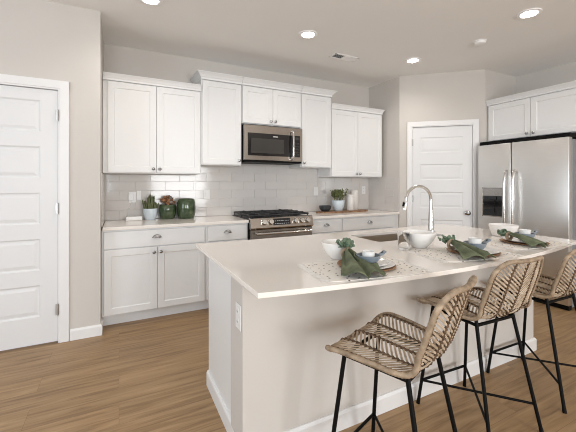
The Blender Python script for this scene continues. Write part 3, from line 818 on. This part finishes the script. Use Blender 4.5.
    for k_ in range(5):
        a = (k_-2)*.42+rr.uniform(-.1, .1)
        dv = (-dh*math.cos(a)+side*math.sin(a)); up = rr.uniform(.35, .9)
        ps = [Vector((0, 0, 0))+dv*(L_*.040)+Vector((0, 0, L_*up*.055-.008*L_*L_)) for L_ in (0, .33, .66, 1)]
        tube(bs, ps, .0016, 5)
        for q in ps[1:]+[ps[1]*.6+ps[2]*.4]:
            for s in (-1, 1):
                leaf_disc(bl, q+side*s*.012+Vector((rr.uniform(-.008, .008), rr.uniform(-.008, .008), rr.uniform(-.002, .012))), (rr.uniform(-.8, .8), rr.uniform(-1, .3), rr.uniform(.3, 1)), rr.uniform(.009, .014))
    obj('stem', bs, M_stem, t); lv = obj('leaves', bl, M_leaf, t, smooth=180)
    sm = lv.modifiers.new('thickness', 'SOLIDIFY'); sm.thickness = .0012
    # large white bowl behind
    if bowl_kind == 'deep': pr = [(0, 0), (.042, 0), (.048, .006), (.070, .028), (.092, .062), (.101, .092), (.098, .095), (.088, .064), (.066, .033), (.04, .012), (0, .010)]
    else: pr = [(0, 0), (.070, 0), (.076, .004), (.098, .078), (.100, .084), (.096, .085), (.072, .012), (0, .010)]
    if idx == 0: pr = [(r_*.88, z_*.92) for r_, z_ in pr]
    b = BM(); lathe(b, pr, 40); o = obj('serving_bowl', b, M_white, loc=bowl_c+(Z0,), smooth=50)
    return o
place(0, 1.035, 1.245, 1.015, 1.225, -.16, (1.01, 1.335), (.895, 1.055), .082, (1.033, 1.448), 'deep', (-.012, -.050, -.42))
tag(bpy.data.objects['serving_bowl'], 'large white rippled bowl at the near end of the island', 'bowl')
o2 = place(1, 1.785, 1.215, 1.735, 1.235, -.16, (1.700, 1.265), (1.635, 1.04), .085, (1.668, 1.475), 'deep', (.012, -.018, -.42))
tag(o2, 'large white rippled bowl in front of the faucet', 'bowl')
o3 = place(2, 2.36, 1.26, 2.385, 1.265, -.16, (2.295, 1.288), (2.285, 1.09), .066, (2.60, 1.505), 'flat', (.075, .01, -.42))
tag(o3, 'white flared bowl in front of the refrigerator', 'bowl')
b = BM(); lathe(b, [(0, 0), (.030, 0), (.033, .004), (.036, .105), (.0345, .1055), (.0315, .008), (0, .007)], 28)
o = obj('glass_tumbler', b, M_glass, loc=(1.535, 1.475, Z0), smooth=50); tag(o, 'clear glass tumbler left of the white bowl by the sink', 'glass')

# ------------------------------------------------------------------ decor on the back counter
ZC = .8978
t = thing('charging_hub', 'small white plug-in box lying on the counter at the left wall', 'electronics', (.140, 3.83, ZC))
b = BM(); box(b, -.078, .078, -.035, .035, 0, .042, .006, None, 2); obj('case', b, M_plastic, t, smooth=40)
b = BM(); tube(b, spline([(-.03, .034, .02), (-.05, .07, .03), (-.055, .095, .10), (-.02, .100, .16), (-.022, .103, .215)], 6), .0034, 6); obj('cord', b, M_plastic, t)
b = BM(); box(b, -.052, .002, .078, .1105, .205, .275, .004); obj('plug_adapter', b, M_plastic, t)
def outlet(label, loc, rz=0, holes=2, w_=.070, h_=.115, name='outlet_cover', cat='outlet'):
    t = thing(name, label, cat, loc, rz)
    b = BM(); box(b, -w_/2, w_/2, -.005, 0, -h_/2, h_/2, .002); obj('plate', b, M_plastic, t)
    for s in ((-1, 1) if holes == 2 else ()):
        b = BM(); lathe(b, [(0, 0), (.016, 0), (.016, .002), (0, .002)], 16, T=Matrix.Translation((0, -.005, s*.024)) @ Matrix.Rotation(PI/2, 4, 'X')); rc = obj('receptacle', b, M_plastic, t)
        b = BM()
        for q in (-1, 1): box(b, q*.006-.001, q*.006+.001, -.0078, -.0069, s*.024-.003, s*.024+.005)
        obj('slot', b, M_dark, rc)
    if holes == 1:
        b = BM(); box(b, -w_*.22, w_*.22, -.009, -.0052, -.032, .032, .002); obj('rocker', b, M_plastic, t)
    return t
TY = BY-.0115
outlet('white wall outlet holding the plug above the small white box', (.128, TY, 1.135))
outlet('narrow white wall plate just right of the plugged-in outlet', (.192, TY, 1.155), 0, 1, .042, .10, 'switch_plate', 'switch')
outlet('white wall switch plate right of the green vase', (.925, TY, 1.155), 0, 1, .07, .115, 'switch_plate', 'switch')
outlet('white wall switch plate between range and wooden board', (2.435, TY, 1.175), 0, 1, .07, .115, 'switch_plate', 'switch')
outlet('white wall outlet behind the tall white canisters', (3.275, TY, 1.185))
outlet('white outlet on the end wall of the island', (IX0-.0004, IY+.052, .665), -PI/2)
# pale blue pot with upright succulent
def pot(name, label, loc, sc, plant):
    t = thing(name, label, 'potted plant', loc)
    b = BM(); lathe(b, [(0, 0), (.045*sc, 0), (.052*sc, .008*sc), (.068*sc, .06*sc), (.074*sc, .115*sc), (.072*sc, .120*sc), (.067*sc, .115*sc), (.060*sc, .09*sc), (0, .088*sc)], 32); obj('pot', b, M_pot, t, smooth=50)
    b = BM(); lathe(b, [(.0605*sc, .0885*sc), (.064*sc, .100*sc), (0, .104*sc)], 24); obj('soil', b, M_soil, t)
    b = BM(); rr = random.Random(9 if plant == 'cactus' else 21)
    if plant == 'cactus':
        for i in range(46):
            a = rr.uniform(0, 2*PI); r_ = .055*math.sqrt(rr.random()); x, y = r_*math.cos(a), r_*math.sin(a)
            hgt = rr.uniform(.10, .20)*(1-.25*r_/.055); z0 = .095*sc
            lean = Vector((x*.45, y*.6, 0))
            tube(b, [(x, y, z0), tuple(Vector((x, y, z0+hgt*.5))+lean*.5), tuple(Vector((x, y, z0+hgt*.85))+lean), tuple(Vector((x, y, z0+hgt))+lean*1.1)], [.007, .0085, .007, .001], 6)
        o = obj('foliage', b, M_succ, t, smooth=60)
    else:
        for i in range(34):
            a = rr.uniform(0, 2*PI); r_ = .04*math.sqrt(rr.random()); x, y = r_*math.cos(a), r_*math.sin(a)
            hgt = rr.uniform(.10, .185); z0 = .095*sc; lean = Vector((x, y, 0))*rr.uniform(1.0, 2.6)
            ps = [Vector((x, y, z0)), Vector((x, y, z0+hgt*.5))+lean*.5, Vector((x, y, z0+hgt))+lean]
            tube(b, ps, .0022, 5)
            for k in range(9):
                q = ps[1].lerp(ps[2], rr.random())
                leaf_disc(b, q+Vector((rr.uniform(-.012, .012), rr.uniform(-.012, .012), rr.uniform(-.008, .01))), (rr.uniform(-1, 1), rr.uniform(-1, 1), rr.uniform(-.2, 1)), rr.uniform(.006, .010), 2.0)
        o = obj('foliage', b, M_plant, t, smooth=60)
    return t
pot('potted_succulent', 'upright spiky succulent in a pale blue pot on the left counter', (.298, 3.83, ZC), 1.0, 'cactus')
# green vessels
b = BM(); lathe(b, [(0, 0), (.068, 0), (.076, .006), (.086, .05), (.088, .10), (.086, .145), (.080, .152), (.076, .148), (.078, .10), (.07, .012), (0, .010)], 36)
o = obj('green_canister', b, M_green, loc=(.474, 3.845, ZC), smooth=50); tag(o, 'short green glazed canister holding dried orange blooms', 'canister')
b = BM(); lathe(b, [(0, 0), (.078, 0), (.088, .008), (.100, .06), (.103, .115), (.098, .18), (.088, .208), (.081, .216), (.076, .212), (.083, .20), (.092, .175), (.096, .11), (.08, .014), (0, .012)], 36)
o = obj('green_vase', b, M_green, loc=(.668, 3.82, ZC), smooth=50); tag(o, 'larger green glazed jar at the right of the counter group', 'vase')
t = thing('dried_flowers', 'bunch of dried orange and grey blooms in the green canister', 'flowers', (.474, 3.845, ZC+.0105))
rr = random.Random(77); bs = BM(); b1 = BM(); b2 = BM()
for i in range(22):
    a = 2*PI*i/22*2.4; r_ = .072*math.sqrt((i+.5)/22); x, y = r_*math.cos(a), r_*math.sin(a); zt_ = .195+rr.uniform(-.015, .045)-(.35*r_)
    tube(bs, [(x*.3, y*.3, 0), (x, y, zt_)], .002, 5)
    tgt = b2 if x > .018 and i % 3 else b1
    for k in range(9):
        leaf_disc(tgt, (x+rr.uniform(-.014, .014), y+rr.uniform(-.014, .014), zt_+rr.uniform(-.012, .014)), (rr.uniform(-1, 1), rr.uniform(-1, 1), rr.uniform(0, 1)), rr.uniform(.008, .014))
obj('stem', bs, M_stem, t); obj('orange_blooms', b1, M_flower, t, smooth=180); obj('grey_blooms', b2, M_grey, t, smooth=180)
# wooden board with items on the right
BYY = 3.70
b = BM(); pts = superell(.40, .115, 48, 2.6); prism(b, pts, 0, .018); prism(b, [(-.43, -.022), (-.37, -.03), (-.37, .03), (-.43, .022)], .001, .017)
o = obj('wooden_board', b, M_wood, loc=(2.735, BYY, ZC)); tag(o, 'long oval wooden serving board on the right back counter', 'board')
zb_ = ZC+.0185
b = BM(); lathe(b, [(0, 0), (.045, 0), (.075, .03), (.083, .072), (.080, .074), (.070, .034), (.04, .008), (0, .007)], 28); o = obj('dark_bowl', b, M_bowl, loc=(2.435, BYY+.0, zb_), smooth=50); tag(o, 'small charcoal bowl at the left end of the wooden board', 'bowl')
pot('potted_herb', 'bushy green plant in a pale blue pot on the wooden board', (2.645, BYY, zb_), 1.18, 'herb')
def canister(label, loc, r_, h_):
    t = thing('stoneware_canister', label, 'canister', loc)
    b = BM(); lathe(b, [(0, 0), (r_*.92, 0), (r_, .006), (r_, h_*.86), (r_*.97, h_*.88), (0, h_*.88)], 28); obj('jar', b, M_canw, t, smooth=40)
    b = BM(); lathe(b, [(r_*.97, h_*.881), (r_*1.01, h_*.89), (r_*1.01, h_*.97), (r_*.9, h_), (0, h_)], 28); obj('lid', b, M_canw, t, smooth=40)
canister('shorter white stoneware canister on the wooden board', (2.845, BYY, zb_), .054, .215)
canister('taller white stoneware canister behind the shorter one on the board', (2.955, BYY+.055, zb_), .052, .27)

# ------------------------------------------------------------------ ceiling fittings
def can_light(x, y, label):
    t = thing('recessed_light', label, 'ceiling light', (x, y, H), 0, 'recessed lights in the ceiling')
    b = BM(); lathe(b, [(.060, -.003), (.066, -.010), (.088, -.008), (.092, -.0005), (.060, -.0005)], 32); obj('trim_ring', b, M_vent, t, smooth=40)
    b = BM(); lathe(b, [(0, -.0035), (.0605, -.0035), (.0605, -.0012), (0, -.0012)], 32); obj('lens', b, M_lens, t)
    l = bpy.data.lights.new('lamp', 'SPOT'); l.energy = CAN_POWER*4; l.color = CAN_COLOR; l.spot_size = math.radians(150); l.spot_blend = .9; l.shadow_soft_size = .06
    o = bpy.data.objects.new('lamp', l); COL.objects.link(o); o.parent = t; o.location = (0, 0, -.03)
can_light(.22, 2.83, 'recessed ceiling light cut by the top edge of the picture, over the left cabinets')
can_light(1.644, 2.801, 'recessed ceiling light above the range')
can_light(3.094, 2.827, 'recessed ceiling light near the pantry door')
can_light(3.128, 1.599, 'recessed ceiling light at upper right above the island')
t = thing('ceiling_vent', 'white rectangular ceiling air vent above the right wall cabinets', 'vent', (2.315, 3.12, H), .03)
b = BM(); W_, D_ = .17, .068
for (a, c, e, g) in ((-W_, W_, -D_, -D_+.022), (-W_, W_, D_-.022, D_), (-W_, -W_+.022, -D_, D_), (W_-.022, W_, -D_, D_)): box(b, a, c, e, g, -.008, -.0005, .002)
obj('frame', b, M_vent, t)
b = BM(); box(b, -W_+.02, W_-.02, -D_+.02, D_-.02, -.002, -.0006); obj('duct_opening', b, M_dark, t)
for i in range(14):
    b = BM(); x = -W_+.032+i*.0211
    box(b, -.0088 if i > 5 else -.0045, .0088 if i > 5 else .0045, -D_+.021, D_-.021, -.0008, .0008, 0, Matrix.Translation((x, 0, -.006)) @ Matrix.Rotation(.25 if i > 5 else -.9, 4, 'Y')); obj('slat', b, M_vent, t)
t = thing('smoke_detector', 'small round white smoke detector on the ceiling', 'smoke detector', (3.294, 2.14, H))
b = BM(); lathe(b, [(0, -.034), (.035, -.034), (.050, -.026), (.053, -.012), (.053, -.010)], 28); obj('cover', b, M_vent, t, smooth=40)
b = BM(); lathe(b, [(0, -.009), (.058, -.009), (.060, -.0005), (0, -.0005)], 28); obj('base', b, M_plastic, t, smooth=40)
